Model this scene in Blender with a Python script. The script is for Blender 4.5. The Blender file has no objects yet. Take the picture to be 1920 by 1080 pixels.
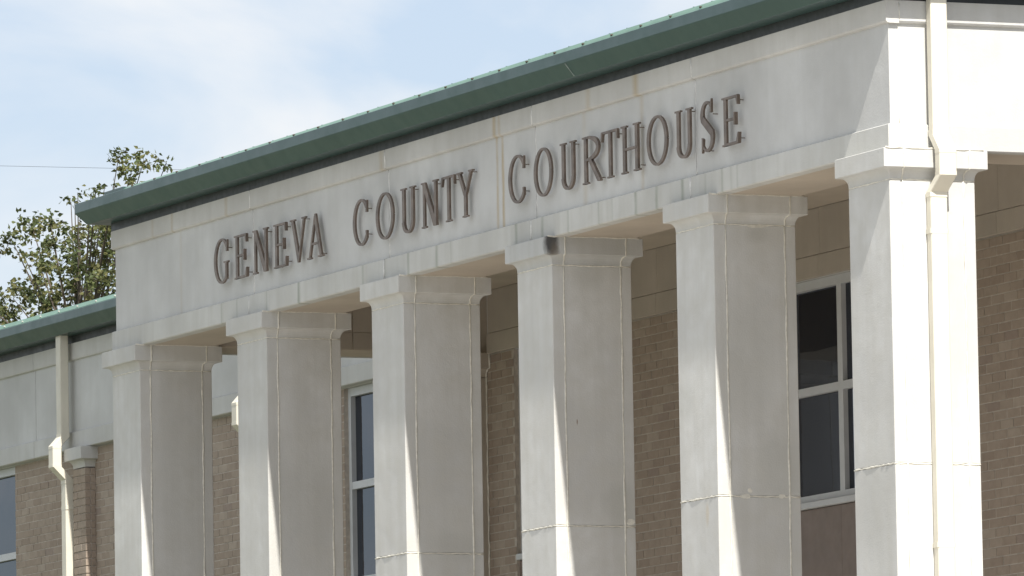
import bpy, bmesh, math, random
from mathutils import Vector, Matrix, noise as mnoise
R = math.radians
random.seed(7)
scene = bpy.context.scene

# ------------------------------------------------------------------ units
# Everything is designed in "design units": origin at the front-left foot of the first column neck joint,
# x along the portico front, y into the building, z = 0 at the joint under the capitals.
K = 0.777                       # metres per design unit (a 24 inch column is 0.785 units)
ZG = -9.906                     # ground level in design units
def W(x, y, z): return Vector((x * K, y * K, (z - ZG) * K))

# ------------------------------------------------------------------ camera
F_PX = 15788.05
CR = Vector((0.394, 0.919, -0.017)); 
YAW, PIT, ROL = 1.1638128, 0.1008089, -0.0168776
fw = Vector((-math.sin(YAW) * math.cos(PIT), math.cos(YAW) * math.cos(PIT), math.sin(PIT)))
r0 = fw.cross(Vector((0, 0, 1))).normalized(); u0 = r0.cross(fw)
cr = math.cos(ROL) * r0 + math.sin(ROL) * u0
cu = -math.sin(ROL) * r0 + math.cos(ROL) * u0
CAM = Vector((80.50536, -30.23014, -7.84627))          # design units, eye 1.6 m above the ground
cd = bpy.data.cameras.new('camera'); cam = bpy.data.objects.new('camera', cd)
scene.collection.objects.link(cam); scene.camera = cam
cd.sensor_width = 36; cd.lens = F_PX / 1920 * 36; cd.clip_start = 0.5; cd.clip_end = 3000
M = Matrix((cr, cu, -fw)).transposed().to_4x4(); M.translation = W(*CAM); cam.matrix_world = M
def pix_on_y(px, py, Y):
    d = fw * F_PX + cr * (px - 960) - cu * (py - 540)
    return CAM + d * ((Y - CAM.y) / d.y)
def project(p):
    d = Vector(p) - CAM; w = d.dot(fw)
    return 960 + F_PX * d.dot(cr) / w, 540 - F_PX * d.dot(cu) / w

# ------------------------------------------------------------------ sky and sun
SUN = Vector((1.0, -0.126, 1.265)).normalized()
world = bpy.data.worlds.new('World'); scene.world = world; world.use_nodes = True
nt = world.node_tree; N = nt.nodes; Lk = nt.links
bg = N['Background']; bg.inputs['Strength'].default_value = 0.10
sky = N.new('ShaderNodeTexSky'); sky.sky_type = 'NISHITA'; sky.sun_disc = False
sky.sun_elevation = math.asin(SUN.z); sky.sun_rotation = math.atan2(SUN.x, SUN.y)
sky.air_density = 1.0; sky.dust_density = 1.5; sky.ozone_density = 1.2
tc = N.new('ShaderNodeTexCoord')
mp = N.new('ShaderNodeMapping'); mp.inputs['Scale'].default_value = (1, 1, 2.2); mp.inputs['Location'].default_value = (6.85, 0.1, 1.0)
nz = N.new('ShaderNodeTexNoise'); nz.inputs['Scale'].default_value = 19.0; nz.inputs['Detail'].default_value = 7; nz.inputs['Roughness'].default_value = 0.5
nz.inputs['Distortion'].default_value = 0.4
rp = N.new('ShaderNodeValToRGB'); rp.color_ramp.elements[0].position = 0.36; rp.color_ramp.elements[1].position = 0.59
rp.color_ramp.elements[0].color = (0.40, 0.40, 0.40, 1); rp.color_ramp.elements[1].color = (0.95, 0.95, 0.95, 1)
mx = N.new('ShaderNodeMix'); mx.data_type = 'RGBA'; mx.inputs[7].default_value = (4.55, 4.68, 4.82, 1)
Lk.new(tc.outputs['Generated'], mp.inputs['Vector']); Lk.new(mp.outputs['Vector'], nz.inputs['Vector'])
Lk.new(nz.outputs['Fac'], rp.inputs['Fac']); Lk.new(rp.outputs['Color'], mx.inputs[0])
tn = N.new('ShaderNodeMix'); tn.data_type = 'RGBA'; tn.blend_type = 'MULTIPLY'; tn.inputs[0].default_value = 1; tn.inputs[7].default_value = (0.60, 0.64, 0.72, 1)
Lk.new(sky.outputs['Color'], tn.inputs[6]); Lk.new(tn.outputs[2], mx.inputs[6]); Lk.new(mx.outputs[2], bg.inputs['Color'])
sl = bpy.data.lights.new('sun', 'SUN'); sl.energy = 3.8; sl.angle = R(0.53); sl.color = (1.0, 0.965, 0.90)
so = bpy.data.objects.new('sun', sl); scene.collection.objects.link(so)
so.rotation_euler = (-SUN).to_track_quat('-Z', 'Y').to_euler(); so.location = W(30, -10, 40)
scene.view_settings.view_transform = 'Standard'; scene.view_settings.look = 'None'
scene.view_settings.gamma = 1; scene.view_settings.exposure = 1.0
scene.render.engine = 'CYCLES'
scene.cycles.max_bounces = 8; scene.cycles.diffuse_bounces = 5

# ------------------------------------------------------------------ materials
MATS = {}
def new_mat(name):
    m = bpy.data.materials.new(name); m.use_nodes = True; MATS[name] = m
    return m, m.node_tree.nodes, m.node_tree.links, m.node_tree.nodes['Principled BSDF']
def nd(Ns, t, **kw):
    n = Ns.new(t)
    for k, v in kw.items():
        if k in ('operation', 'blend_type', 'data_type', 'interpolation_type'): setattr(n, k, v)
        else: n.inputs[k].default_value = v
    return n
def mixcol(Ns, Ls, fac, a, b, blend='MIX'):
    m = Ns.new('ShaderNodeMix'); m.data_type = 'RGBA'; m.blend_type = blend
    for i, v in ((0, fac), (6, a), (7, b)):
        if hasattr(v, 'is_output') or isinstance(v, bpy.types.NodeSocket): Ls.new(v, m.inputs[i])
        else: m.inputs[i].default_value = v if i == 0 else (*v, 1)
    return m.outputs[2]
def mth(Ns, Ls, op, a, b=None, c=None, clamp=False):
    m = Ns.new('ShaderNodeMath'); m.operation = op; m.use_clamp = clamp
    for i, v in enumerate((a, b, c)):
        if v is None: continue
        if isinstance(v, bpy.types.NodeSocket): Ls.new(v, m.inputs[i])
        else: m.inputs[i].default_value = v
    return m.outputs[0]
def noise_fac(Ns, Ls, vec, scale, detail=3, lo=0.35, hi=0.65, stretch=None, rough=0.55):
    if stretch:
        mpn = Ns.new('ShaderNodeMapping'); mpn.inputs['Scale'].default_value = stretch
        Ls.new(vec, mpn.inputs['Vector']); vec = mpn.outputs['Vector']
    n = Ns.new('ShaderNodeTexNoise'); n.inputs['Scale'].default_value = scale; n.inputs['Detail'].default_value = detail
    n.inputs['Roughness'].default_value = rough
    Ls.new(vec, n.inputs['Vector'])
    mr = Ns.new('ShaderNodeMapRange'); mr.inputs[1].default_value = lo; mr.inputs[2].default_value = hi
    Ls.new(n.outputs['Fac'], mr.inputs[0]); return mr.outputs[0]

def stone(name, base, dirt=(0.30, 0.28, 0.24), streaks=(), sz=None, scol=(0.20, 0.23, 0.17), mott=0.35, spots=(), vstreak=0.35, rust=()):
    """Precast concrete: cloudy mottling, faint vertical rain streaks, pores; optional stains at known places (world metres)."""
    m, Ns, Ls, bs = new_mat(name)
    geo = Ns.new('ShaderNodeNewGeometry'); P = geo.outputs['Position']
    big = noise_fac(Ns, Ls, P, 1.3, 4)
    med = noise_fac(Ns, Ls, P, 6.5, 5, 0.3, 0.75)
    ver = noise_fac(Ns, Ls, P, 1.0, 4, 0.42, 0.72, stretch=(9, 9, 0.45))
    fine = noise_fac(Ns, Ls, P, 90, 3, 0.3, 0.7)
    d = tuple(b * 0.80 + dd * 0.10 for b, dd in zip(base, dirt)); l = tuple(min(1, b * 1.06) for b in base)
    c = mixcol(Ns, Ls, big, d, l)
    c = mixcol(Ns, Ls, mth(Ns, Ls, 'MULTIPLY', med, mott), c, tuple(b * 0.83 * k for b, k in zip(base, (1.02, 1.0, 0.95))))
    c = mixcol(Ns, Ls, mth(Ns, Ls, 'MULTIPLY', ver, vstreak), c, tuple(b * 0.72 * k for b, k in zip(base, (1.02, 1.0, 0.93))))
    c = mixcol(Ns, Ls, mth(Ns, Ls, 'MULTIPLY', fine, 0.10), c, tuple(b * 0.75 for b in base))
    sep = Ns.new('ShaderNodeSeparateXYZ'); Ls.new(P, sep.inputs[0])
    wob = noise_fac(Ns, Ls, P, 5, 3, 0.3, 0.7, stretch=(1, 1, 1))
    def streak_mask(lst):
        tot = None
        for x0, w, s in lst:
            xs = mth(Ns, Ls, 'ADD', sep.outputs[0], mth(Ns, Ls, 'MULTIPLY', wob, 0.012))
            a = mth(Ns, Ls, 'ABSOLUTE', mth(Ns, Ls, 'SUBTRACT', xs, x0 * K + 0.006))
            v = mth(Ns, Ls, 'MULTIPLY', mth(Ns, Ls, 'SUBTRACT', 1.0, mth(Ns, Ls, 'DIVIDE', a, w * K), clamp=True), s)
            tot = v if tot is None else mth(Ns, Ls, 'MAXIMUM', tot, v)
        return tot
    if streaks:
        c = mixcol(Ns, Ls, mth(Ns, Ls, 'MULTIPLY', streak_mask(streaks), mth(Ns, Ls, 'ADD', 0.55, mth(Ns, Ls, 'MULTIPLY', wob, 0.45)), clamp=True), c, scol)
    if rust:
        brk = noise_fac(Ns, Ls, P, 3.0, 3, 0.22, 0.5, stretch=(3, 3, 1.0))
        c = mixcol(Ns, Ls, mth(Ns, Ls, 'MULTIPLY', streak_mask(rust), brk, clamp=True), c, (0.44, 0.35, 0.22))
    for (p, r, col, s) in spots:                 # a burn or rust mark with its own place and shape
        vm = Ns.new('ShaderNodeVectorMath'); vm.operation = 'DISTANCE'
        mpn = Ns.new('ShaderNodeMapping'); mpn.inputs['Scale'].default_value = (1, 1, r[1])
        Ls.new(P, mpn.inputs['Vector']); Ls.new(mpn.outputs['Vector'], vm.inputs[0])
        q = W(*p); vm.inputs[1].default_value = (q.x, q.y, q.z * r[1])
        dd = mth(Ns, Ls, 'ADD', vm.outputs['Value'], mth(Ns, Ls, 'MULTIPLY', med, r[0] * 0.45))
        mk = mth(Ns, Ls, 'MULTIPLY', mth(Ns, Ls, 'MULTIPLY', mth(Ns, Ls, 'SUBTRACT', 1.0, mth(Ns, Ls, 'DIVIDE', dd, r[0])), 2.2, clamp=True), s)
        c = mixcol(Ns, Ls, mk, c, col)
    oi = Ns.new('ShaderNodeObjectInfo')                     # each cast piece has its own batch tone
    c = mixcol(Ns, Ls, mth(Ns, Ls, 'MULTIPLY', oi.outputs['Random'], 0.10), c, tuple(b * 0.45 for b in base))
    Ls.new(c, bs.inputs['Base Color']); bs.inputs['Roughness'].default_value = 0.9
    bs.inputs['Specular IOR Level'].default_value = 0.25
    bp = Ns.new('ShaderNodeBump'); bp.inputs['Strength'].default_value = 0.25; bp.inputs['Distance'].default_value = 0.006
    hh = mth(Ns, Ls, 'ADD', mth(Ns, Ls, 'MULTIPLY', fine, 0.35), med)
    Ls.new(hh, bp.inputs['Height']); Ls.new(bp.outputs[0], bs.inputs['Normal'])
    return m

def simple(name, col, rough=0.6, metal=0.0, var=0.25, scale=6, spec=0.5, stretch=None, bump=0.0):
    m, Ns, Ls, bs = new_mat(name)
    geo = Ns.new('ShaderNodeNewGeometry')
    f = noise_fac(Ns, Ls, geo.outputs['Position'], scale, 4, 0.3, 0.7, stretch=stretch)
    c = mixcol(Ns, Ls, f, tuple(v * (1 - var) for v in col), tuple(min(1, v * (1 + var * 0.5)) for v in col))
    Ls.new(c, bs.inputs['Base Color'])
    f2 = noise_fac(Ns, Ls, geo.outputs['Position'], scale * 3, 3, 0.3, 0.7)
    Ls.new(mth(Ns, Ls, 'ADD', rough - 0.06, mth(Ns, Ls, 'MULTIPLY', f2, 0.14)), bs.inputs['Roughness'])
    bs.inputs['Metallic'].default_value = metal; bs.inputs['Specular IOR Level'].default_value = spec
    if bump:
        bp = Ns.new('ShaderNodeBump'); bp.inputs['Strength'].default_value = bump; bp.inputs['Distance'].default_value = 0.004
        Ls.new(f, bp.inputs['Height']); Ls.new(bp.outputs[0], bs.inputs['Normal'])
    return m

ST = (0.60, 0.598, 0.58)
stone('precast', ST)
stone('precast_frieze', (0.60, 0.60, 0.59), rust=((10.00, 0.04, 0.75), (10.13, 0.045, 0.9), (12.0, 0.08, 0.3), (13.25, 0.06, 0.35), (1.9, 0.05, 0.2)), vstreak=0.18, mott=0.22)
FS = (3.09, 3.51, 4.31, 5.15, 6.79, 7.35, 7.92, 8.61, 8.95, 10.49, 11.09, 11.67, 12.35, 12.65, 13.16, 13.61, 14.16, 14.64, 14.99, 15.17, 15.3)
SS = (.5, .4, .45, .95, .7, .6, .85, .7, .3, .8, .7, .6, .5, .3, .75, .7, .85, .35, .55, .3, .4)
stone('precast_fascia', (0.59, 0.588, 0.565), streaks=tuple((x, 0.045 if s > .6 else 0.03, s * .85) for x, s in zip(FS, SS)), vstreak=0.4)
stone('precast_band', (0.60, 0.59, 0.565), rust=((3.25, .06, .6), (7.3, .08, .5), (10.02, .06, .8), (10.13, .05, .8), (12.15, .08, .5), (13.2, .09, .7), (1.75, .05, .5), (1.2, .05, .3)), vstreak=0.25)
DIRT = (0.44, 0.435, 0.40)
CS = [((14.785, 0.60, -2.12), (0.30, 0.8), DIRT, 0.55), ((14.785, 0.30, -1.15), (0.34, 0.55), DIRT, 0.40), ((11.285, 0.66, -2.18), (0.22, 0.8), DIRT, 0.6), ((7.785, 0.45, -2.28), (0.30, 1.6), DIRT, 0.45),
      ((14.785, 0.42, -0.09), (0.13, 1.3), DIRT, 0.55), ((11.285, 0.35, -0.1), (0.2, 1.2), DIRT, 0.4), ((14.55, 0.0, -2.50), (0.045, 0.35), (0.48, 0.40, 0.28), 0.45), ((11.285, 0.225, -1.42), (0.009, 0.25), (0.2, 0.12, 0.07), 0.8),
      ((14.1, 0.0, -1.50), (0.28, 1.3), DIRT, 0.4), ((4.285, 0.4, -1.6), (0.4, 0.7), DIRT, 0.3), ((0.785, 0.5, -1.2), (0.45, 0.6), DIRT, 0.3), ((17.9, 0.0, -2.7), (0.42, 0.6), DIRT, 0.35), ((10.8, 0.0, -0.8), (0.3, 0.6), DIRT, 0.25)]
stone('precast_column', (0.62, 0.618, 0.60), vstreak=0.36, mott=0.8, spots=CS)
stone('precast_burnt', (0.57, 0.575, 0.565), spots=(((11.370, -0.040, 0.215), (0.098, 0.60), (0.035, 0.032, 0.03), 0.92), ((11.372, 0.0, 0.11), (0.055, 0.5), (0.16, 0.13, 0.10), 0.6)), vstreak=0.45)
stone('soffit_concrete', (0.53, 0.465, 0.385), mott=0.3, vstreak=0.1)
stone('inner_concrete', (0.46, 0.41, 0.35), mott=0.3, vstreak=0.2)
simple('caulk', (0.68, 0.655, 0.58), 0.75, var=0.2, scale=30)
simple('caulk_white', (0.74, 0.73, 0.70), 0.75, var=0.2, scale=30)
simple('gutter_green', (0.034, 0.074, 0.070), 0.34, var=0.07, scale=2)
simple('roof_green', (0.13, 0.225, 0.18), 0.5, var=0.15, scale=4)
simple('flashing_dark', (0.016, 0.020, 0.023), 0.45, var=0.4, scale=5, stretch=(1, 1, 0.6))
simple('spout_paint', (0.66, 0.62, 0.52), 0.45, var=0.08, scale=5)
simple('bronze', (0.175, 0.135, 0.108), 0.42, metal=0.35, var=0.35, scale=12)
simple('mortar', (0.475, 0.42, 0.36), 0.95, var=0.2, scale=25)
simple('window_frame', (0.54, 0.55, 0.555), 0.45, var=0.06, scale=8)
simple('spandrel', (0.20, 0.155, 0.13), 0.55, var=0.12, scale=4)
simple('screw_metal', (0.65, 0.63, 0.58), 0.35, metal=0.6, var=0.1)
simple('seam_metal', (0.26, 0.30, 0.28), 0.5, var=0.3, scale=20)
simple('ground_grass', (0.115, 0.125, 0.08), 0.95, var=0.4, scale=2)
simple('paving', (0.43, 0.41, 0.385), 0.9, var=0.2, scale=3)
simple('floor_concrete', (0.32, 0.27, 0.21), 0.85, var=0.12, scale=4)
simple('bark', (0.075, 0.06, 0.045), 0.9, var=0.4, scale=8)
simple('cable_black', (0.03, 0.03, 0.035), 0.6, var=0.1)
simple('room_dark', (0.05, 0.048, 0.045), 0.9, var=0.1)
BR = [(0.345, 0.280, 0.225), (0.335, 0.270, 0.216), (0.353, 0.289, 0.233), (0.318, 0.254, 0.203), (0.305, 0.244, 0.203), (0.378, 0.315, 0.256)]
for i, c in enumerate(BR): simple('brick_tint_%d' % i, c, 0.9, var=0.10, scale=14, spec=0.2, bump=0.3)
def tint():
    return random.choices(range(6), (30, 24, 22, 10, 3, 10))[0]
m, Ns, Ls, bs = new_mat('window_glass')
bs.inputs['Base Color'].default_value = (0.018, 0.02, 0.026, 1); bs.inputs['Roughness'].default_value = 0.02; bs.inputs['IOR'].default_value = 1.62; bs.inputs['Specular Tint'].default_value = (0.55, 0.70, 1.0, 1)
gg = Ns.new('ShaderNodeNewGeometry'); nf = noise_fac(Ns, Ls, gg.outputs['Position'], 1.2, 2, 0.2, 0.8)
bp = Ns.new('ShaderNodeBump'); bp.inputs['Strength'].default_value = 0.05; bp.inputs['Distance'].default_value = 0.02
Ls.new(nf, bp.inputs['Height']); Ls.new(bp.outputs[0], bs.inputs['Normal'])
def leaf_mat(name, col):
    m, Ns, Ls, bs = new_mat(name)
    gg = Ns.new('ShaderNodeNewGeometry'); f = noise_fac(Ns, Ls, gg.outputs['Position'], 2.5, 3, 0.3, 0.7)
    c = mixcol(Ns, Ls, f, tuple(v * 0.65 for v in col), tuple(v * 1.3 for v in col))
    Ls.new(c, bs.inputs['Base Color']); bs.inputs['Roughness'].default_value = 0.6; bs.inputs['Specular IOR Level'].default_value = 0.2
    tr = Ns.new('ShaderNodeBsdfTranslucent'); Ls.new(c, tr.inputs['Color'])
    ms = Ns.new('ShaderNodeMixShader'); ms.inputs[0].default_value = 0.3
    Ls.new(bs.outputs[0], ms.inputs[1]); Ls.new(tr.outputs[0], ms.inputs[2])
    Ls.new(ms.outputs[0], Ns['Material Output'].inputs['Surface'])
leaf_mat('leaf_green', (0.105, 0.122, 0.046)); leaf_mat('leaf_olive', (0.140, 0.138, 0.056)); leaf_mat('leaf_dark', (0.075, 0.095, 0.040))

# ------------------------------------------------------------------ mesh helpers
COL = scene.collection
class MB:
    def __init__(s): s.v = []; s.f = []; s.mi = []
    def add(s, vs, fs, mi=0):
        o = len(s.v); s.v += [tuple(q) for q in vs]; s.f += [tuple(i + o for i in f) for f in fs]; s.mi += [mi] * len(fs); return s
    def box(s, x0, x1, y0, y1, z0, z1, mi=0):
        return s.add([(x0, y0, z0), (x1, y0, z0), (x1, y1, z0), (x0, y1, z0), (x0, y0, z1), (x1, y0, z1), (x1, y1, z1), (x0, y1, z1)],
            [(0, 3, 2, 1), (4, 5, 6, 7), (0, 1, 5, 4), (1, 2, 6, 5), (2, 3, 7, 6), (3, 0, 4, 7)], mi)
    def bbox(s, x0, x1, y0, y1, z0, z1, b=0.008):
        """box with chamfered vertical edges and chamfered top / bottom rims"""
        rings = []
        for z, i in ((z0, b), (z0 + b, 0), (z1 - b, 0), (z1, b)):
            a, c, d, e = x0 + i, x1 - i, y0 + i, y1 - i
            rings.append([(a + b, d, z), (c - b, d, z), (c, d + b, z), (c, e - b, z), (c - b, e, z), (a + b, e, z), (a, e - b, z), (a, d + b, z)])
        vs = [p for r_ in rings for p in r_]; fs = [tuple(reversed(range(8))), tuple(range(24, 32))]
        for k in range(3):
            for j in range(8): fs.append((k * 8 + j, k * 8 + (j + 1) % 8, k * 8 + 8 + (j + 1) % 8, k * 8 + 8 + j))
        return s.add(vs, fs)
    def loft(s, rings, closed=True, caps=True, mi=0):
        n = len(rings[0]); vs = [p for r_ in rings for p in r_]; fs = []
        for k in range(len(rings) - 1):
            for j in range(n if closed else n - 1):
                fs.append((k * n + j, k * n + (j + 1) % n, (k + 1) * n + (j + 1) % n, (k + 1) * n + j))
        if caps and closed: fs += [tuple(reversed(range(n))), tuple(range((len(rings) - 1) * n, len(rings) * n))]
        return s.add(vs, fs, mi)
    def tube(s, pts, r, n=6, mi=0):
        rings = []; pts = [Vector(p) for p in pts]
        for i, p in enumerate(pts):
            t = (pts[min(i + 1, len(pts) - 1)] - pts[max(i - 1, 0)]).normalized()
            a = t.cross(Vector((0.31, 0.52, 0.79))).normalized(); b = t.cross(a)
            rr = r[i] if isinstance(r, (list, tuple)) else r
            rings.append([p + rr * (math.cos(2 * math.pi * j / n) * a + math.sin(2 * math.pi * j / n) * b) for j in range(n)])
        return s.loft(rings, mi=mi)
    def build(s, name, mats, parent=None, smooth=False, raw=False):
        me = bpy.data.meshes.new(name)
        me.from_pydata([(tuple(q) if raw else tuple(W(*q))) for q in s.v], [], s.f)
        for m_ in ([mats] if isinstance(mats, str) else mats): me.materials.append(MATS[m_])
        me.polygons.foreach_set('material_index', s.mi)
        if smooth: me.polygons.foreach_set('use_smooth', [True] * len(me.polygons))
        bm = bmesh.new(); bm.from_mesh(me); bmesh.ops.recalc_face_normals(bm, faces=bm.faces[:]); bm.to_mesh(me); bm.free()
        me.update()
        return link(bpy.data.objects.new(name, me), parent)
def link(o, parent=None):
    COL.objects.link(o)
    if parent is not None:
        o.parent = parent
        if parent.type == 'EMPTY': o.matrix_parent_inverse = Matrix.Translation(-parent.location)
    return o
def thing(name, label, cat, loc, group=None):
    o = bpy.data.objects.new(name, None); o.empty_display_size = 0.3; o.location = loc; COL.objects.link(o)
    o['label'] = label; o['category'] = cat
    if group: o['group'] = group
    return o

XE, SP, CW, DW = 18.285, 3.5, 0.785, 3.84          # portico right end, column spacing, column width, depth to the back wall
ZS, ZF, ZB, ZT = 0.25, 0.465, 1.30, 1.49           # soffit, fascia top, band bottom, stone top
FR = 0.035                                          # frieze recess

# ------------------------------------------------------------------ ground
def sheet(name, x0, x1, y0, y1, z, mat):
    o = MB().add([(x0, y0, z), (x1, y0, z), (x1, y1, z), (x0, y1, z)], [(0, 1, 2, 3)]).build(name, mat); o['kind'] = 'structure'; return o
sheet('ground', -1800, 1800, -1800, 1800, ZG, 'ground_grass')
pv = MB().box(2, 95, -34, 20, ZG - 0.3, ZG + 0.12).build('bounce_pavement', 'paving'); pv['kind'] = 'structure'  # unseen paving, extent and tone chosen to bounce sunlight onto the column sides

pf = MB().box(-0.9, XE + 0.9, -0.9, DW - 0.001, ZG + 0.121, ZG + 0.5).build('portico_bounce_floor', 'floor_concrete'); pf['kind'] = 'structure'  # unseen slab added to steer bounce light inside the portico
# ------------------------------------------------------------------ courthouse
court = thing('courthouse', 'pale precast concrete courthouse with square columned portico, buff brick walls and green metal roof', 'building', W(XE / 2, 0, ZG))

# --- entablature: concrete core, then one panel per bay with open joints between
core = MB()
core.box(0.10, XE - 0.10, 0.10, CW, ZS, ZT + 0.2)
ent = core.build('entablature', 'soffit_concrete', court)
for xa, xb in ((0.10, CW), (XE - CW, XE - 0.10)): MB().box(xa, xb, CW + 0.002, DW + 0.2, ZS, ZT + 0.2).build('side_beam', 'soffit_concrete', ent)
g = 0.011
cuts = [0.0] + [0.39 + SP * k for k in range(1, 5)] + [XE]
def lin_panel(axis, a0, a1, prof, back):
    """extrude a profile of (outward offset, z) between a0 and a1 along x (front, outward = -y) or y (sides)"""
    m = MB(); rings = []
    for a in (a0, a1):
        ring = [(o, z) for o, z in prof] + [(-back, prof[-1][1]), (-back, prof[0][1])]
        if axis == 'front': rings.append([(a, -o, z) for o, z in ring])
        elif axis == 'right': rings.append([(XE + o, a, z) for o, z in ring])
        elif axis == 'left': rings.append([(-o, a, z) for o, z in ring])
        else: rings.append([(a, DW - 0.10 - o, z) for o, z in ring])
    return m.loft(rings)
P_FASC = [(-0.012, ZS - 0.003), (0.0, ZS + 0.006), (0.0, ZF - 0.012), (-FR + 0.004, ZF)]
P_FRZ = [(-FR, ZF + 0.001), (-FR, ZB + 0.004)]
P_BAND = [(-FR + 0.001, ZB), (-0.010, ZB + 0.006), (0.0, ZB + 0.02), (0.0, ZT)]
for i in range(5):
    a, b = cuts[i] + (g / 2 if i else 0), cuts[i + 1] - (g / 2 if i < 4 else 0)
    sh = -0.055
    fa, fb = a + (sh if i else 0), b + (sh if i < 4 else 0)
    lin_panel('front', fa, fb, P_FASC, 0.12).build('fascia_panel', 'precast_fascia', ent)
    lin_panel('front', a + (FR if i == 0 else 0), b - (FR if i == 4 else 0), P_FRZ, 0.12).build('frieze_panel', 'precast_frieze', ent)
    lin_panel('front', a, b, P_BAND, 0.12).build('band_panel', 'precast_band', ent)
for side in ('right', 'left'):
    lin_panel(side, 0.1212, DW - 0.06, P_FASC, 0.12).build('fascia_panel', 'precast', ent)
    lin_panel(side, 0.1212, DW - 0.06, P_FRZ, 0.12).build('frieze_panel', 'precast', ent)
    lin_panel(side, 0.1212, DW - 0.06, P_BAND, 0.12).build('band_panel', 'precast', ent)
def bead(pts, r=0.008, jit=0.004, parent=None, mat='caulk', step=0.06):
    out = []; rad = []
    for (a, b) in zip(pts[:-1], pts[1:]):
        a, b = Vector(a), Vector(b); n = max(1, int((b - a).length / step))
        for k in range(n):
            out.append(a + (b - a) * k / n)
    out.append(Vector(pts[-1]))
    out = [p + Vector((random.uniform(-jit, jit) * .5, random.uniform(-jit, jit), random.uniform(-jit, jit))) for p in out]
    rad = [r * random.uniform(0.75, 1.25) for _ in out]
    return MB().tube(out, rad, 6).build('caulk_joint', mat, parent, smooth=True)
for i in range(1, 5):
    x = cuts[i]
    bead([(x, 0.004, ZT - 0.01), (x, 0.004, ZB + 0.02)], 0.009, parent=ent, mat='caulk_white')
    bead([(x + 0.01, FR + 0.004, ZB), (x + 0.01, FR + 0.004, ZF + 0.01)], 0.0075, parent=ent, mat='caulk_white')
    bead([(x - 0.055, 0.002, ZF - 0.02), (x - 0.055, 0.002, ZS + 0.02)], 0.010, parent=ent, mat='caulk_white')
bead([(XE - 0.002, 0.122, ZT - 0.02), (XE - 0.002, 0.122, ZB + 0.03)], 0.006, parent=ent)
bead([(XE - FR - 0.002, 0.122, ZB), (XE - FR - 0.002, 0.122, ZF)], 0.006, parent=ent)
bead([(XE - 0.002, 0.122, ZF - 0.02), (XE - 0.002, 0.122, ZS)], 0.006, parent=ent)
# inner faces: fascia and frieze panels of the side beams, slightly proud
for x, s in ((CW, 1), (XE - CW, -1)):
    for (z0, z1) in ((ZS + 0.012, 0.428), (0.433, 0.88)):
        for (y0, y1) in ((CW + 0.03, 2.33), (2.342, DW - 0.07)):
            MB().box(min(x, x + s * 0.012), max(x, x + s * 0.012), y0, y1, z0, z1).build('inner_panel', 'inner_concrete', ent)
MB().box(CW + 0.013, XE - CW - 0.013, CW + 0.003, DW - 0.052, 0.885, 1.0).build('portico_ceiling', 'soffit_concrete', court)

# --- columns
def ring_profile(x0, x1, y0, y1, prof):
    rings = []
    for o, z in prof:
        b = 0.006
        a, c, d, e = x0 - o, x1 + o, y0 - o, y1 + o
        rings.append([(a + b, d, z), (c - b, d, z), (c, d + b, z), (c, e - b, z), (c - b, e, z), (a + b, e, z), (a, e - b, z), (a, d + b, z)])
    return MB().loft(rings)
COVE = [(0.050 * (1 - math.cos(t)), 0.004 + 0.080 * math.sin(t)) for t in [R(k * 15) for k in range(7)]]
CAPP = [(0.0, 0.0)] + COVE + [(0.081, 0.088), (0.085, 0.093), (0.085, 0.244), (0.079, 0.2485)]
SECT = [(-2.352, -0.006), (-4.710, -2.364), (-7.07, -4.722), (ZG + 0.51, -7.08)]
def make_column(capmat='precast_column'):
    c = MB().box(0.02, CW - 0.02, 0.02, CW - 0.02, ZG + 0.505, -0.001).build('column', 'caulk', court)
    for z0, z1 in SECT:
        MB().bbox(0, CW, 0, 0.113, z0, z1, 0.006).build('front_panel', 'precast_column', c)
        MB().bbox(0, CW, 0.684, CW, z0, z1, 0.006).build('back_panel', 'precast_column', c)
        for xa, xb in ((0, 0.1), (CW - 0.1, CW)):
            MB().bbox(xa, xb, 0.121, 0.676, z0, z1, 0.005).build('side_panel', 'precast_column', c)
    ring_profile(0, CW, 0, CW, CAPP).build('capital', capmat, c)
    x = CW - 0.003
    for zt in (-0.002, -2.358, -4.716, -7.075):
        bead([(0.002, 0.004, zt), (CW - 0.003, 0.004, zt), (x, 0.10, zt), (x, CW - 0.004, zt)], 0.0075, 0.003, c, step=0.045)
    for y in (0.117, 0.680):
        bead([(x, y, ZG + 0.6), (x, y, -2.4), (x, y, 0.0)], 0.0095, 0.0035, c, step=0.11)
        prof = [(o, z) for o, z in CAPP if z < 0.25]
        sg = -0.02 if y < .3 else 0.02
        bead([(CW + o + 0.0005, y + sg * min(1, o / 0.085), z) for o, z in prof], 0.0085, 0.003, c, step=0.03)
        bead([(-o - 0.0005, y, z) for o, z in prof], 0.0085, 0.003, c, step=0.03)
    bead([(CW + 0.084, -0.07, 0.2495), (CW + 0.084, CW + 0.05, 0.2495)], 0.008, 0.004, c)
    return c
def copy_part(o, dx):
    c = o.copy(); COL.objects.link(c); c.location.x += dx * K
    for ch in list(o.children):
        d = ch.copy(); COL.objects.link(d); d.parent = c
    return c
col0 = make_column()
cols = [col0] + [copy_part(col0, SP * k) for k in range(1, 6)]
for ch in list(cols[3].children):
    if ch.name.startswith('capital'):
        ch.data = ch.data.copy(); ch.data.materials[0] = MATS['precast_burnt']; ch['label'] = 'capital with a black scorched corner'
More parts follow.
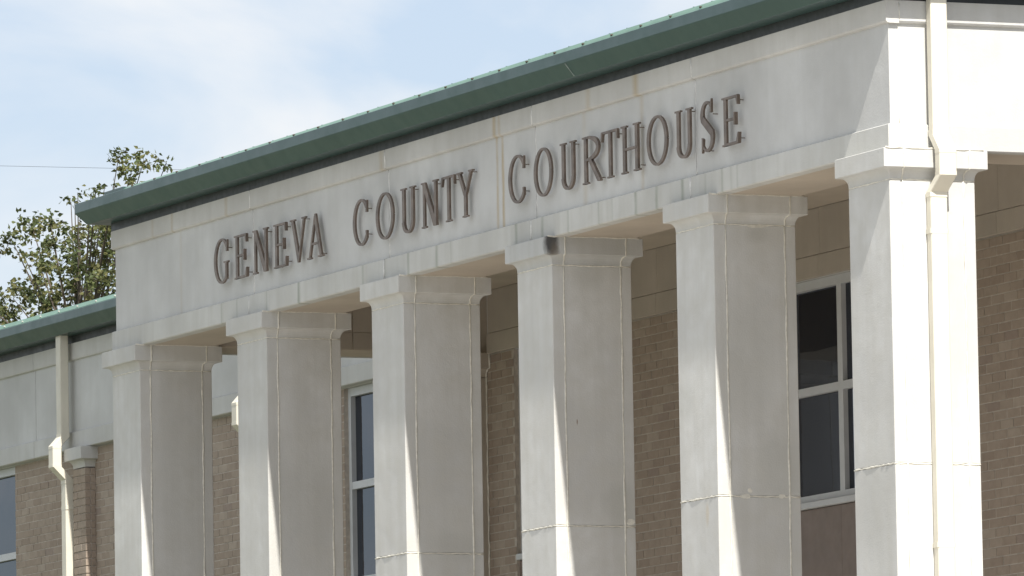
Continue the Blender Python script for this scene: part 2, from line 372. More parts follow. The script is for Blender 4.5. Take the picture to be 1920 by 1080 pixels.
# caulk smears on two columns
def smear(k, y, z, w, h):
    vs = []; n = 9
    for j in range(n):
        a = 2 * math.pi * j / n; q = random.uniform(0.75, 1.15)
        vs.append((SP * k + CW + 0.0035, y + math.cos(a) * w * q, z + math.sin(a) * h * q))
    vs2 = [(v[0] - 0.006, v[1], v[2]) for v in vs]
    o = MB().loft([vs2, vs]).build('caulk_smear', 'caulk', court); return o
smear(4, 0.26, -2.36, 0.05, 0.022); smear(4, 0.30, -2.31, 0.024, 0.02); smear(4, 0.60, -2.355, 0.035, 0.018); smear(3, 0.735, -2.32, 0.045, 0.035); smear(4, 0.42, -0.012, 0.09, 0.016)

# --- engaged stone pilasters where the side beams meet the back wall
for x0 in (0.0, XE - CW):
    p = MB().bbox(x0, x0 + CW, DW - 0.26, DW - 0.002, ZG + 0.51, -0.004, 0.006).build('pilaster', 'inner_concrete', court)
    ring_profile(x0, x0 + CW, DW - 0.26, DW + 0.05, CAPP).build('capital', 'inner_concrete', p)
    xx = x0 + CW
    bead([(xx + 0.001, DW - 0.012, -5), (xx + 0.001, DW - 0.012, 0.0)] + [(xx + o, DW - 0.012, z) for o, z in CAPP], 0.010, 0.004, p)

# --- walls, windows, bricks on the plane y = DW
WIN = [(-15.95, -13.55), (-3.15, -0.75), (1.48, 3.88), (7.93, 10.33), (14.38, 16.78), (21.3, 23.7)]
ZW0, ZW1 = -1.90, 0.228
XL, XR = -22.0, 30.0
wall = MB()
xs = XL
for a, b in WIN + [(XR, XR)]:
    if xs < a: wall.box(xs, a, DW, DW + 0.35, ZG, ZW1)
    if a < b:
        wall.box(a, b, DW, DW + 0.35, ZG, -4.0)
    xs = b
bw = wall.build('brick_wall', 'mortar', court)
back = MB(); back.box(XL, XR, DW + 14, DW + 14.35, ZG, 1.49); back.box(XL, XL + .35, DW + .36, DW + 13.99, ZG, 1.49); back.box(XR - .35, XR, DW + .36, DW + 13.99, ZG, 1.49)
back.build('rear_wall', 'mortar', court)
MB().box(XL + .4, XR - .4, DW + 0.9, DW + 1.0, ZG, 1.4).build('interior_wall', 'room_dark', court)
BH, BL, JT = 0.0879, 0.2685, 0.0105
brick_mesh = {}
def brick_geo(w, d=0.0035, h=BH - JT):
    m = MB(); e = 0.002
    x0, x1 = -w / 2, w / 2
    vs = [(x0, 0, -h / 2), (x1, 0, -h / 2), (x1, 0, h / 2), (x0, 0, h / 2)]
    fr = [(x0 + e, -d, -h / 2 + e), (x1 - e, -d, -h / 2 + e), (x1 - e, -d, h / 2 - e), (x0 + e, -d, h / 2 - e)]
    md = [(x0, -d + e, -h / 2), (x1, -d + e, -h / 2), (x1, -d + e, h / 2), (x0, -d + e, h / 2)]
    v = vs + md + fr
    f = [(8, 9, 10, 11)]
    for k in (0, 4):
        for j in range(4): f.append((k + j, k + (j + 1) % 4, k + 4 + (j + 1) % 4, k + 4 + j))
    return v, f
VIS = [(28, 120), (180, 216), (396, 448), (916, 965), (1183, 1276), (1836, 1925)]
alls = []
row = 0; z = ZW1 - JT - (BH - JT) / 2
segs = []; xs = XL
for a, b in WIN + [(XR, XR)]: segs.append((xs, a)); xs = b
while z > -4.6:
    off = (row % 2) * BL / 2 + 0.07
    x = XL + off
    while x < XR:
        c = x + BL / 2
        lo, hi = x + JT / 2, x + BL - JT / 2
        for a, b in segs:
            l2, h2 = max(lo, a + 0.002), min(hi, b - 0.002)
            if h2 - l2 > 0.05: alls.append(((l2 + h2) / 2, z, h2 - l2))
        x += BL
    z -= BH; row += 1
ranked = []
for i, (cx, cz, w) in enumerate(alls):
    px, py = project((cx, DW, cz))
    if -5 < py < 1085 and any(a < px < b for a, b in VIS): ranked.append(((Vector((cx, DW, cz)) - CAM).length, i))
ranked.sort(); single = {i for _, i in ranked[:290]}
rest = MB()
for i, (cx, cz, w) in enumerate(alls):
    t = tint()
    if i in single:
        key = (round(w, 3), t)
        if key not in brick_mesh:
            v, f = brick_geo(w); me = bpy.data.meshes.new('brick')
            me.from_pydata([tuple(Vector(q) * K) for q in v], [], f); me.materials.append(MATS['brick_tint_%d' % t]); brick_mesh[key] = me
        o = bpy.data.objects.new('brick', brick_mesh[key]); link(o, bw); o.location = W(cx, DW + random.uniform(-0.003, 0.002), cz)
        o.rotation_euler = (0, 0, R(random.uniform(-.25, .25)))
    else:
        v, f = brick_geo(w); dy = random.uniform(-0.003, 0.002)
        rest.add([(q[0] + cx, q[1] + DW + dy, q[2] + cz) for q in v], f, t)
rb = rest.build('brickwork', ['brick_tint_%d' % i for i in range(6)], bw); rb['kind'] = 'stuff'

# brick pilaster on the wing with a stone cap
def brick_pilaster(x0, CW=0.40):
    x1 = x0 + CW; d = 0.13
    p = MB().box(x0 + 0.01, x1 - 0.01, DW - d + 0.01, DW - 0.002, ZG + .1, -0.01).build('pilaster', 'mortar', court)
    m = MB(); z = -0.01 - BH / 2; rw = 0
    while z > -4.6:
        w = (CW - JT) * 0.66
        offs = [(0, w), (w + JT, CW - w - JT)] if rw % 2 == 0 else [(0, CW - w - JT), (CW - w, w)]
        for a, ww in offs:
            dd = random.uniform(0, 0.003)
            first, last = a < 0.01, a + ww > CW - 0.02
            m.bbox(x0 + a + (-0.0 if first else 0), x0 + a + ww, DW - d - dd, DW - d + (0.06 if first or last else 0.03), z - (BH - JT) / 2, z + (BH - JT) / 2, 0.003)
            m.mi[-26:] = [tint()] * 26
        for xa, xb in ((x0, x0 + 0.05), (x1 - 0.05, x1)):
            m.bbox(xa, xb + random.uniform(0, .002), DW - d + 0.06 + JT, DW - 0.0045, z - (BH - JT) / 2, z + (BH - JT) / 2, 0.003); m.mi[-26:] = [tint()] * 26
        z -= BH; rw += 1
    o = m.build('brickwork', ['brick_tint_%d' % i for i in range(6)], p); o['kind'] = 'stuff'
    ring_profile(x0, x1, DW - d, DW + 0.1, [(o_, z_) for o_, z_ in CAPP if z_ < 0.1] + [(0.085, 0.230), (0.08, 0.234)]).build('capital', 'precast', p)
brick_pilaster(-11.22)

def window(x0, x1):
    f = MB(); y0, y1 = DW + 0.045, DW + 0.13; t = 0.075
    f.box(x0, x0 + t, y0, y1, ZW0, ZW1); f.box(x1 - t, x1, y0, y1, ZW0, ZW1)
    f.box(x0 + t, x1 - t, y0, y1, ZW1 - 0.09, ZW1 - 0.001); f.box(x0 + t, x1 - t, y0, y1, ZW0, ZW0 + 0.085)
    w = f.build('window', 'window_frame', court)
    xm = (x0 + x1) / 2
    MB().box(xm - 0.052, xm + 0.052, y0 + 0.006, y1 - 0.006, ZW0 + 0.085, ZW1 - 0.09).build('mullion', 'window_frame', w)
    for a, b in ((x0 + t, xm - 0.052), (xm + 0.052, x1 - t)):
        MB().box(a, b, y0 + 0.004, y1 - 0.008, -0.865, -0.785).build('transom', 'window_frame', w)
        for z0, z1 in ((ZW0 + 0.085, -0.865), (-0.785, ZW1 - 0.09)):
            MB().box(a, b, y0 + 0.055, y0 + 0.063, z0, z1).build('pane', 'window_glass', w)
    MB().bbox(x0 + 0.004, x1 - 0.004, DW - 0.015, DW + 0.044, ZW0 - 0.045, ZW0 + 0.02, 0.006).build('sill', 'window_frame', w)
    n = 2; pw = (x1 - x0) / n
    sp = None
    for k in range(n):
        q = MB().bbox(x0 + k * pw + 0.0015, x0 + (k + 1) * pw - 0.0015, DW + 0.03, DW + 0.1, -3.99, ZW0 - 0.05, 0.002).build('spandrel_panel', 'spandrel', w)
for a, b in WIN: window(a, b)

# --- stone entablature of the wings, running behind the portico
def wing_stone(x0, x1):
    m = [(-0.012, 0.238), (0.0, 0.246), (0.0, 0.437), (-0.022, 0.447)]
    fr = [(-0.03, 0.449), (-0.03, 1.281)]
    bd = [(-0.027, 1.277), (-0.005, 1.285), (0.0, 1.30), (0.0, 1.478)]
    for prof, nm, mt in ((m, 'fascia_panel', 'precast'), (fr, 'frieze_panel', 'precast_frieze'), (bd, 'band_panel', 'precast_band')):
        lin_panel('wing', x0, x1, prof, 0.38).build(nm, mt, wst)
wst = MB().box(XL, XR, DW + 0.005, DW + 0.34, 0.231, 1.47).build('wing_entablature', 'precast', court)
edges = [XL, -18.5, -12.62, -7.3, 0.0]
for a, b in zip(edges[:-1], edges[1:]): wing_stone(a + 0.006, b - 0.006)
for a, b in ((XE, 24.0), (24.0, XR)): wing_stone(a + 0.006, b - 0.006)
def inner_wall(x0, x1):
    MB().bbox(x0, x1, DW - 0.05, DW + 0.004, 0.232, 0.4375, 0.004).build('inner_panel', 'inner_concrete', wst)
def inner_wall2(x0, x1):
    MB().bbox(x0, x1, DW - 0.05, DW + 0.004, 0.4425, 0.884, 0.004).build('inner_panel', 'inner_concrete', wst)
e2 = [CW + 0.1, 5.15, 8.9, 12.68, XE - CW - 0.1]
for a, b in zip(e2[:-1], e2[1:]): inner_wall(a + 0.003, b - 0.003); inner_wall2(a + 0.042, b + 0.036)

# --- eaves: dark flashing, box gutter, drip edge, roof
GP = [(-0.05, 1.578), (0.182, 1.578), (0.190, 1.582), (0.281, 1.693), (0.285, 1.703), (0.285, 1.795), (0.277, 1.800), (0.262, 1.795), (0.255, 1.70), (-0.05, 1.62)]
def sweep_portico(prof, mat, name, parent):
    m = MB(); rings = []
    for c in range(4):
        rings.append([{0: (-o, DW - 0.39, z), 1: (-o, -o, z), 2: (XE + o, -o, z), 3: (XE + o, DW - 0.39, z)}[c] for o, z in prof])
    return m.loft(rings).build(name, mat, parent)
roofz = 1.80
MB().loft([[(-.2, DW + 7, 2.55), (-.2, DW + 7, 2.50), (XE + .2, DW + 7, 2.50), (XE + .2, DW + 7, 2.55)],
           [(0.5, -0.20, 1.826), (0.5, -0.20, 1.79), (XE + .22, -0.20, 1.79), (XE + .22, -0.20, 1.858)]]).build('roof', 'roof_green', court)
roof = [o for o in court.children if o.name == 'roof'][0]
wr = MB()
for x0, x1 in ((XL - .4, -0.32), (XE + 0.32, XR + .4)):
    wr.loft([[(x0, DW - 0.30, 1.85), (x1, DW - 0.30, 1.85), (x1, DW - 0.30, 1.79), (x0, DW - 0.30, 1.79)],
             [(x0, DW + 7, 2.49), (x1, DW + 7, 2.49), (x1, DW + 7, 2.40), (x0, DW + 7, 2.40)],
             [(x0, DW + 14.6, 1.85), (x1, DW + 14.6, 1.85), (x1, DW + 14.6, 1.79), (x0, DW + 14.6, 1.79)]])
wr.build('wing_roof', 'roof_green', roof)
sweep_portico([(-0.03, ZT - 0.004), (-0.004, ZT - 0.004), (-0.002, 1.577), (-0.03, 1.577)], 'flashing_dark', 'flashing', roof)
gut = sweep_portico(GP, 'gutter_green', 'gutter', court)
for x, w in ((12.30, 0.013),):      # lap seams
    MB().loft([[(xx, -o * 1.0 - 0.004, z - 0.003) for o, z in GP[2:4]] + [(xx, -0.24, 1.70), (xx, -0.16, 1.60)] for xx in (x, x + w)]).build('gutter_seam', 'seam_metal', gut)
DWE = DW - 0.10
for x0, x1 in ((XL - 0.4, -0.29), (XE + 0.29, XR + 0.4)):
    wg = MB().loft([[(x, DWE - o, z - 0.012) for o, z in GP] for x in (x0, x1)]).build('gutter', 'gutter_green', court)
    MB().loft([[(x, DWE - o, z) for o, z in ((-0.14, 1.4785), (-0.004, 1.4785), (-0.002, 1.565), (-0.14, 1.565))] for x in (x0, x1)]).build('flashing', 'flashing_dark', wg)
    # drip edge
    MB().loft([[(x, DWE - 0.262, 1.788), (x, DWE - 0.262, 1.80), (x, DWE - 0.215, 1.857), (x, DWE - 0.19, 1.857), (x, DWE - 0.19, 1.788)] for x in (x0, x1)]).build('drip_edge', 'roof_green', wg)
    sc = MB()
    x = x0 + .2
    while x < x1:
        sc.bbox(x - .012, x + .012, DWE - 0.262, DWE - 0.24, 1.812, 1.834, .006); x += 0.62
    o = sc.build('screws', 'screw_metal', wg); o['kind'] = 'stuff'
# portico drip edge, rising slightly towards the right
def hz(x): return 0.026 + 0.034 * x / XE
MB().loft([[(x, -0.262, 1.788), (x, -0.262, 1.80), (x, -0.225, 1.80 + hz(x)), (x, -0.19, 1.80 + hz(x)), (x, -0.19, 1.788)] for x in (1.05, 6, 12, XE + 0.26)]).build('drip_edge', 'roof_green', roof)
MB().box(0.5, 1.045, -0.255, -0.19, 1.79, 1.836).build('end_flashing', 'gutter_green', roof)
MB().loft([[(XE + 0.262, y, 1.788), (XE + 0.262, y, 1.80), (XE + 0.225, y, 1.858), (XE + 0.19, y, 1.858), (XE + 0.19, y, 1.788)] for y in (-0.26, DW - 0.3)]).build('drip_edge', 'roof_green', roof)
sc = MB(); x = 1.3
while x < XE:
    h = hz(x); zc = 1.80 + h * .5
    sc.bbox(x - .013, x + .013, -0.262, -0.235, zc - .008, zc + .008, .004); x += 0.63
o = sc.build('screws', 'bark', roof); o['kind'] = 'stuff'
rb_ = MB(); x = 1.5
while x < XE:
    rb_.loft([[(x - .012, y, zz), (x + .012, y, zz), (x + .006, y, zz + .016), (x - .006, y, zz + .016)] for y, zz in ((-0.20, 1.80 + hz(x) - .003), (DW + 6.9, 2.55))]); x += 0.5 + 0.22 * math.sin(x * 7)
o = rb_.build('roof_seams', 'gutter_green', roof); o['kind'] = 'stuff'

# --- downspouts: rectangular tube along a path; returns the pipe with elbows and straps as parts
def rect_pipe(path, n, w, d):
    """path of (outer face distance along n is handled by caller); cross-section w (sideways) x d (along n)"""
    n = Vector(n); s = Vector((0, 0, 1)).cross(n); b = 0.008
    rings = []
    for p in path:
        p = Vector(p); q = []
        for (i, j) in ((-w / 2 + b, -d / 2), (w / 2 - b, -d / 2), (w / 2, -d / 2 + b), (w / 2, d / 2 - b), (w / 2 - b, d / 2), (-w / 2 + b, d / 2), (-w / 2, d / 2 - b), (-w / 2, -d / 2 + b)):
            q.append(p + s * i + n * j)
        rings.append(q)
    return MB().loft(rings)
def downspout(c, n, offs, zs, w=0.152, d=0.09, slide=(0, 0, 0)):
    """c: xy on the wall face; offs: outward offset of pipe centre for (upper, middle, lower); zs: top, bend1 a,b, bend2 a,b, foot"""
    n = Vector(n); s = Vector((0, 0, 1)).cross(n)
    def P(o, z, k=0): return Vector((c[0], c[1], 0)) + n * o + s * k + Vector((0, 0, z))
    up, mid, lo = offs; top, a1, b1, a2, b2, foot = zs
    root = rect_pipe([P(up, top, slide[0]), P(up, a1, slide[0])], n, w, d).build('downspout', 'spout_paint', court)
    rect_pipe([P(up, a1 + 0.04, slide[0]), P(up, a1, slide[0]), P(mid, b1, slide[1]), P(mid, b1 - 0.03, slide[1])], n, w + 0.008, d + 0.008).build('elbow', 'spout_paint', root)
    rect_pipe([P(mid, b1 - 0.028, slide[1]), P(mid, a2 + 0.028, slide[1])], n, w + .004, d + .004).build('middle_pipe', 'spout_paint', root)
    rect_pipe([P(mid, a2 + 0.03, slide[1]), P(mid, a2, slide[1]), P(lo, b2, slide[2]), P(lo, b2 - 0.04, slide[2])], n, w + 0.008, d + 0.008).build('elbow', 'spout_paint', root)
    rect_pipe([P(lo, b2 - 0.038, slide[2]), P(lo, foot, slide[2])], n, w, d).build('lower_pipe', 'spout_paint', root)
    for zz in (b2 - 0.30, b2 - 2.9):
        rect_pipe([P(lo - 0.002, zz, slide[2]), P(lo - 0.002, zz - 0.045, slide[2])], n, w + 0.014, d + 0.006).build('strap', 'spout_paint', root)
    return root
downspout((XE, 0.418), (1, 0, 0), (0.055, 0.175, 0.052), (1.66, 0.37, 0.235, 0.02, -0.11, ZG + .2), slide=(0.022, 0.018, -0.012))
for xx in (-11.36, -5.50):
    downspout((xx, DW), (0, -1, 0), (0.20, 0.30, 0.15), (1.66, 0.385, 0.275, 0.03, -0.12, ZG + .2), w=0.15, d=0.105)

# ------------------------------------------------------------------ bronze lettering on the frieze
sign = thing('lettering', 'bronze serif capital letters reading GENEVA COUNTY COURTHOUSE pinned along the portico frieze', 'sign', W(3.1, -0.05, 0.64))
class Glyph:
    def __init__(s): s.m = MB(); s.n = 0
    def poly(s, pts):
        d = s.n * 0.0012; s.n += 1
        s.m.loft([[(x, -0.010 + d * .3, z) for x, z in pts], [(x, -0.030 - d, z) for x, z in pts], [(x, -0.030 - d, z) for x, z in pts]][:2])
    def stroke(s, pts, ws):
        L_, R_ = [], []
        for i, p in enumerate(pts):
            a = Vector(pts[max(0, i - 1)]); b = Vector(pts[min(len(pts) - 1, i + 1)]); t = (b - a).normalized(); nn = Vector((-t.y, t.x))
            p = Vector(p); L_.append(p + nn * ws[i] / 2); R_.append(p - nn * ws[i] / 2)
        d = s.n * 0.0012; s.n += 1; v = []; f = []
        for i in range(len(pts)):
            v += [(L_[i].x, -0.010, L_[i].y), (R_[i].x, -0.010, R_[i].y), (R_[i].x, -0.030 - d, R_[i].y), (L_[i].x, -0.030 - d, L_[i].y)]
        k = len(pts)
        for i in range(k - 1):
            for j in range(4): f.append((i * 4 + j, i * 4 + (j + 1) % 4, i * 4 + 4 + (j + 1) % 4, i * 4 + 4 + j))
        f += [(0, 1, 2, 3), (k * 4 - 4, k * 4 - 3, k * 4 - 2, k * 4 - 1)]
        s.m.add(v, f)
def arc(cx, cz, rx, rz, a0, a1, n=20): return [(cx + rx * math.cos(R(a0 + (a1 - a0) * i / n)), cz + rz * math.sin(R(a0 + (a1 - a0) * i / n))) for i in range(n + 1)]
LT = 0.055; TH = 0.021; SE = 0.015
def awid(a0, a1, t, h, n=20): return [h + (t - h) * abs(math.cos(R(a0 + (a1 - a0) * i / n))) ** 1.3 for i in range(n + 1)]
def letter(ch, x0, x1, zb, zt):
    G_ = Glyph(); w = x1 - x0; h = zt - zb; cx = (x0 + x1) / 2; cz = (zb + zt) / 2
    def serif(x, z, wd, up): G_.poly([(x - wd / 2, z), (x + wd / 2, z), (x + wd / 2, z + up * SE), (x - wd / 2, z + up * SE)])
    def stem(x, t, a=zb, b=zt, st=True, sb=True):
        G_.poly([(x - t / 2, a), (x + t / 2, a), (x + t / 2, b), (x - t / 2, b)])
        if sb: serif(x, a, t + 0.07, 1)
        if st: serif(x, b, t + 0.07, -1)
    if ch in 'CG':
        rx, rz = w / 2 - LT / 2 + .01, h / 2 - TH / 2
        a0, a1 = (42, 318)
        G_.stroke(arc(cx, cz, rx, rz, a0, a1, 28), awid(a0, a1, LT, TH, 28))
        xe = cx + rx * math.cos(R(42)); zu = cz + rz * math.sin(R(42))
        G_.poly([(xe - .012, zu - .055), (xe + .02, zu - .055), (xe + .02, zu + .06), (xe - .004, zu + .03)])
        if ch == 'C': G_.poly([(xe - .012, 2 * cz - zu + .055), (xe - .004, 2 * cz - zu - .02), (xe + .02, 2 * cz - zu - .02), (xe + .02, 2 * cz - zu + .055)])
        else: stem(xe - .012, LT * .8, zb + 0.035, cz - 0.01, True, False)
    elif ch == 'O':
        G_.stroke(arc(cx, cz, w / 2 - LT / 2, h / 2 - TH / 2, 0, 360, 40), awid(0, 360, LT, TH, 40))
    elif ch == 'E':
        xs_ = x0 + 0.035 + LT / 2; stem(xs_, LT)
        for z, e, hh in ((zt - TH, x1 - .01, 1), (zb, x1, 1), (cz - TH / 2 + .01, x1 - .06, 0)):
            G_.poly([(xs_, z), (e, z), (e, z + TH), (xs_, z + TH)])
        G_.poly([(x1 - .045, zt - .005), (x1 - .018, zt - .085), (x1 - .003, zt - .085), (x1 - .003, zt - .005)])
        G_.poly([(x1 - .045, zb + .004), (x1 + .004, zb + .004), (x1 + .012, zb + .095), (x1 - .006, zb + .095)])
        G_.poly([(x1 - .082, cz - .045), (x1 - .058, cz - .045), (x1 - .058, cz + .065), (x1 - .082, cz + .065)])
    elif ch == 'N':
        t = 0.045
        G_.poly([(x0 + .035, zb), (x0 + .035 + t, zb), (x0 + .035 + t, zt - .01), (x0 + .035, zt - .01)]); serif(x0 + .035 + t / 2, zb, .11, 1)
        G_.poly([(x0, zt), (x0, zt - SE), (x0 + .03, zt - SE), (x1 - .035 - t - .03, zb), (x1 - .03, zb), (x1 - .03, zb + .02), (x0 + .095, zt)])
        G_.poly([(x1 - .035 - t, zb + .004), (x1 - .035, zb + .004), (x1 - .035, zt), (x1 - .035 - t, zt)]); serif(x1 - .035 - t / 2, zt, .11, -1)
    elif ch == 'V':
        G_.poly([(x0 + .02, zt), (x0 + .02 + LT, zt), (cx + .03, zb + .05), (cx + .012, zb), (cx - .018, zb)])
        G_.poly([(x1 - .06, zt), (x1 - .02, zt), (cx + .014, zb), (cx - .01, zb + .01)])
        serif(x0 + .055, zt, .125, -1); serif(x1 - .04, zt, .105, -1)
    elif ch == 'A':
        G_.poly([(cx - .015, zt), (cx + .022, zt), (x1 - .02, zb), (x1 - .02 - LT, zb), (cx - .012, zt - .09)])
        G_.poly([(cx - .02, zt - .02), (cx + .012, zt - .03), (x0 + .058, zb), (x0 + .02, zb)])
        G_.poly([(x0 + .09, zb + .13), (x1 - .1, zb + .13), (x1 - .1, zb + .13 + TH), (x0 + .1, zb + .13 + TH)])
        serif(x0 + .04, zb, .10, 1); serif(x1 - .055, zb, .125, 1)
    elif ch == 'U':
        t = 0.05; xl = x0 + .035 + LT / 2; xr = x1 - .03 - t / 2; rc = (xl + xr) / 2; rx = (xr - xl) / 2
        stem(xl, LT, zb + .11, zt, True, False); stem(xr, t, zb + .11, zt, True, False)
        n = 18; ar = arc(rc, zb + .112, rx, .112 - TH / 2, 180, 360, n)
        G_.stroke(ar, [(LT * (1 - i / n) + t * i / n) * abs(math.cos(math.pi * i / n)) ** 1.2 + TH * (1 - abs(math.cos(math.pi * i / n)) ** 1.2) for i in range(n + 1)])
    elif ch == 'T':
        stem(cx, LT, zb, zt - .01, False, True)
        G_.poly([(x0 + .01, zt - TH), (x1 - .01, zt - TH), (x1 - .01, zt), (x0 + .01, zt)])
        G_.poly([(x0, zt - .09), (x0 + .016, zt - .09), (x0 + .045, zt - .004), (x0 + .004, zt - .004)])
        G_.poly([(x1 - .016, zt - .09), (x1, zt - .09), (x1 - .004, zt - .004), (x1 - .045, zt - .004)])
    elif ch == 'Y':
        stem(cx, LT, zb, cz - .01, False, True)
        G_.poly([(x0 + .015, zt), (x0 + .015 + LT, zt), (cx + LT / 2, cz - .012), (cx - LT / 2, cz - .012)])
        G_.poly([(x1 - .06, zt), (x1 - .02, zt), (cx + LT / 2, cz - .01), (cx + .0, cz + .0)])
        serif(x0 + .05, zt, .12, -1); serif(x1 - .04, zt, .10, -1)
    elif ch == 'H':
        xl, xr = x0 + .035 + LT / 2, x1 - .035 - LT / 2
        stem(xl, LT); stem(xr, LT); G_.poly([(xl, cz - TH / 2), (xr, cz - TH / 2), (xr, cz + TH / 2), (xl, cz + TH / 2)])
    elif ch == 'R':
        xs_ = x0 + .035 + LT / 2; stem(xs_, LT)
        zc = zt - h * .26; n = 18; rx = x1 - .05 - xs_ - LT / 2
        G_.stroke([(xs_, zt - TH / 2)] + arc(xs_ + .03, zc, rx - .0, h * .26 - TH / 2, 90, -90, n) + [(xs_, zc - h * .26 + TH / 2)], [TH] + [TH + (LT - TH) * math.cos(math.pi * (i / n - .5)) ** 1.2 if 0 < i < n else TH for i in range(n + 1)] + [TH])
        G_.poly([(xs_ + .07, zt - h * .5), (xs_ + .14, zt - h * .5), (x1 + .0, zb + .02), (x1 + .01, zb), (x1 - .055, zb)])
    elif ch == 'S':
        pts = arc(cx, zt - h * .26, w / 2 - .045, h * .26 - TH / 2, 35, 200, 14) + [(cx - .01, cz + .01)][:0]
        low = arc(cx, zb + h * .27, w / 2 - .04, h * .27 - TH / 2, 20, -145, 14)
        p_ = pts + low; k = len(p_)
        ws = []
        for i in range(k):
            u = i / (k - 1); ws.append(TH + (LT + .012 - TH) * math.exp(-((u - .5) / .23) ** 2))
        G_.stroke(p_, ws)
        a, b = pts[0], low[-1]
        G_.poly([(a[0] - .012, a[1] - .05), (a[0] + .016, a[1] - .05), (a[0] + .016, a[1] + .07), (a[0], a[1] + .04)])
        G_.poly([(b[0] - .018, b[1] - .06), (b[0] - .002, b[1] - .04), (b[0] + .014, b[1] + .06), (b[0] - .018, b[1] + .075)])
    o = G_.m.build('letter', 'bronze', sign)
    PIN = {'O': (), 'U': ((x1 - .05, zt - .03),), 'V': ((x1 - .04, zt - .02),), 'A': ((x1 - .05, zb + .03),), 'Y': ((x1 - .04, zt - .02),), 'R': ((x1 - .03, zb + .03),), 'T': ((x1 - .012, zt - .05),), 'N': ((x1 - .05, zt - .04),), 'S': ((x1 - .05, zt - .12), (cx, zb + .01)), 'C': ((cx + w * .33, zt - .10), (cx + w * .33, zb + .10)), 'G': ((cx + w * .33, zt - .10),)}
    for px_, pz in PIN.get(ch, ((x1 - .015, zb + .045), (x1 - .03, zt - .045))):
        MB().tube([(px_, FR + .004, pz), (px_, -0.012, pz)], 0.0045, 6).build('mounting_pin', 'bronze', o)
LET = [('G', 3.084, 3.48), ('E', 3.632, 3.97), ('N', 4.129, 4.53), ('E', 4.688, 5.02), ('V', 5.13, 5.52), ('A', 5.575, 5.96),
 ('C', 6.743, 7.13), ('O', 7.308, 7.745), ('U', 7.93, 8.27), ('N', 8.435, 8.83), ('T', 8.922, 9.24), ('Y', 9.295, 9.665),
 ('C', 10.505, 10.90), ('O', 11.08, 11.49), ('U', 11.68, 12.02), ('R', 12.18, 12.57), ('T', 12.599, 12.965), ('H', 13.03, 13.43),
 ('O', 13.582, 14.02), ('U', 14.19, 14.54), ('S', 14.71, 15.0), ('E', 15.172, 15.51)]
for ch, a, b in LET:
    a -= 0.10; b -= 0.10
    f_ = (a - 3) / 12.5; rd = ch in 'COGSU'
    letter(ch, a, b, 0.642 - 0.014 * f_ - (0.004 if ch in 'COGSU' else 0), 1.072 - 0.022 * f_ + (0.014 if ch in 'COGS' else 0))

# ------------------------------------------------------------------ tree behind the wing
TY = 26.0
tb = pix_on_y(110, 520, TY)
tree = thing('broadleaf_tree', 'tall broadleaf tree with sparse olive green leaves rising behind the wing roof', 'tree', W(tb.x, TY, ZG))
CL = [(22, 450, 26, 1), (60, 425, 26, 1), (95, 420, 24, 1), (100, 455, 30, 1), (45, 480, 22, .45), (75, 500, 30, .7), (110, 500, 34, 1.2), (65, 545, 36, 1.2), (25, 560, 28, 1), (20, 590, 30, 1),
      (150, 450, 34, 1.1), (180, 430, 30, 1.1), (200, 470, 36, 1.3), (155, 500, 34, 1.3), (190, 520, 40, 1.4), (130, 545, 44, 1.4), (85, 585, 44, 1.5), (175, 570, 46, 1.5), (215, 420, 30, 1.0), (222, 480, 26, 1),
      (222, 298, 20, .9), (248, 315, 20, .9), (270, 300, 16, .7), (243, 335, 14, .6), (312, 305, 13, .55), (146, 362, 12, .35), (170, 370, 14, .35), (196, 350, 10, .25), (180, 352, 12, .2), (133, 378, 8, .2), (215, 350, 10, .3), (150, 400, 8, .12), (140, 330 + 45, 8, .15),
      (60, 640, 60, 1.5), (150, 650, 70, 1.5), (-40, 560, 50, 1), (-60, 640, 60, 1.2)]
crown = MB(); branches = MB(); rng = random.Random(3)
trunk_top = pix_on_y(150, 760, TY)
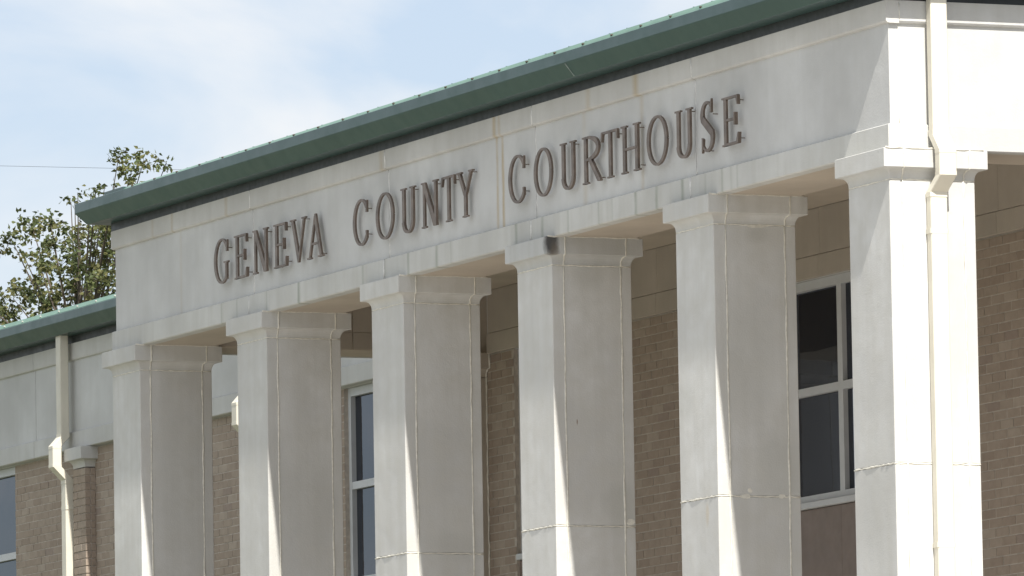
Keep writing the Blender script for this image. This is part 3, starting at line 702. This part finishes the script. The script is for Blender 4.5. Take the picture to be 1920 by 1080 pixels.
def leaf(c, L, mi):
    d = Vector((rng.gauss(0, 1), rng.gauss(0, 1), rng.gauss(0, .8) - .2)).normalized()
    s = d.cross(Vector((rng.gauss(0, 1), rng.gauss(0, 1), rng.gauss(0, 1)))).normalized(); n = d.cross(s)
    wd = L * rng.uniform(.26, .38)
    crown.add([c, c + d * L * .35 + s * wd + n * L * .08, c + d * L, c + d * L * .35 - s * wd + n * L * .08, c + d * L * .5], [(0, 1, 4), (1, 2, 4), (2, 3, 4), (3, 0, 4)], mi)
for px, py, r_, dens in CL:
    c0 = pix_on_y(px, py, TY); c0 = Vector((c0.x, TY + rng.uniform(-.8, .8), c0.z))
    c0 = CAM + (pix_on_y(px, py, TY) - CAM) * ((c0.y - CAM.y) / (TY - CAM.y)); sc_ = (c0 - CAM).length / F_PX; rad = r_ * sc_
    hub = Vector((trunk_top.x, trunk_top.y, trunk_top.z)); p1 = hub.lerp(c0, .55) + Vector((0, 0, .2))
    branches.tube([hub, p1, c0], [.05, .022, .007], 5)
    for t in range(max(1, int(r_ * .42 * dens))):
        tw = Vector((rng.gauss(0, .9), rng.gauss(0, .46), rng.gauss(0, .46))) * rad
        e = c0 + tw
        branches.tube([c0.lerp(e, rng.uniform(0, .3)), e], [.005, .003], 3)
        mi = rng.choices((0, 1, 2), (4, 4, 3))[0]
        for k in range(13):
            leaf(e + Vector((rng.gauss(0, .06), rng.gauss(0, .06), rng.gauss(0, .06))), rng.uniform(.08, .14), mi if rng.random() < .7 else rng.randrange(3))
crown.build('crown', ['leaf_green', 'leaf_olive', 'leaf_dark'], tree)
tk = MB(); tk.tube([(tb.x, TY, ZG - .2), (tb.x + .1, TY, ZG + 4), (tb.x + .3, TY, ZG + 9), trunk_top], [.42, .34, .26, .12], 12)
tk.build('trunk', 'bark', tree, smooth=True); branches.build('branches', 'bark', tree)

# ------------------------------------------------------------------ overhead wires beyond the roofs
for (a, b, nm, lab) in (((0, 311), (330, 318), 0, 'thin black overhead wire crossing the sky above the tree'), ((0, 562), (215, 566), 1, 'thin black overhead wire passing low behind the wing gutter')):
    A, B_ = pix_on_y(*a, 32), pix_on_y(*b, 34); d = (B_ - A)
    p0, p1 = A - d * 2.2, B_ + d * 3.0; pts = []
    for i in range(25):
        t = i / 24; q = p0.lerp(p1, t); q.z += 0.0; pts.append(q)
    wv = MB().tube(pts, 0.0035, 6).build('overhead_wire', 'cable_black'); wv['label'] = lab; wv['category'] = 'wire'; wv['group'] = 'overhead wires'
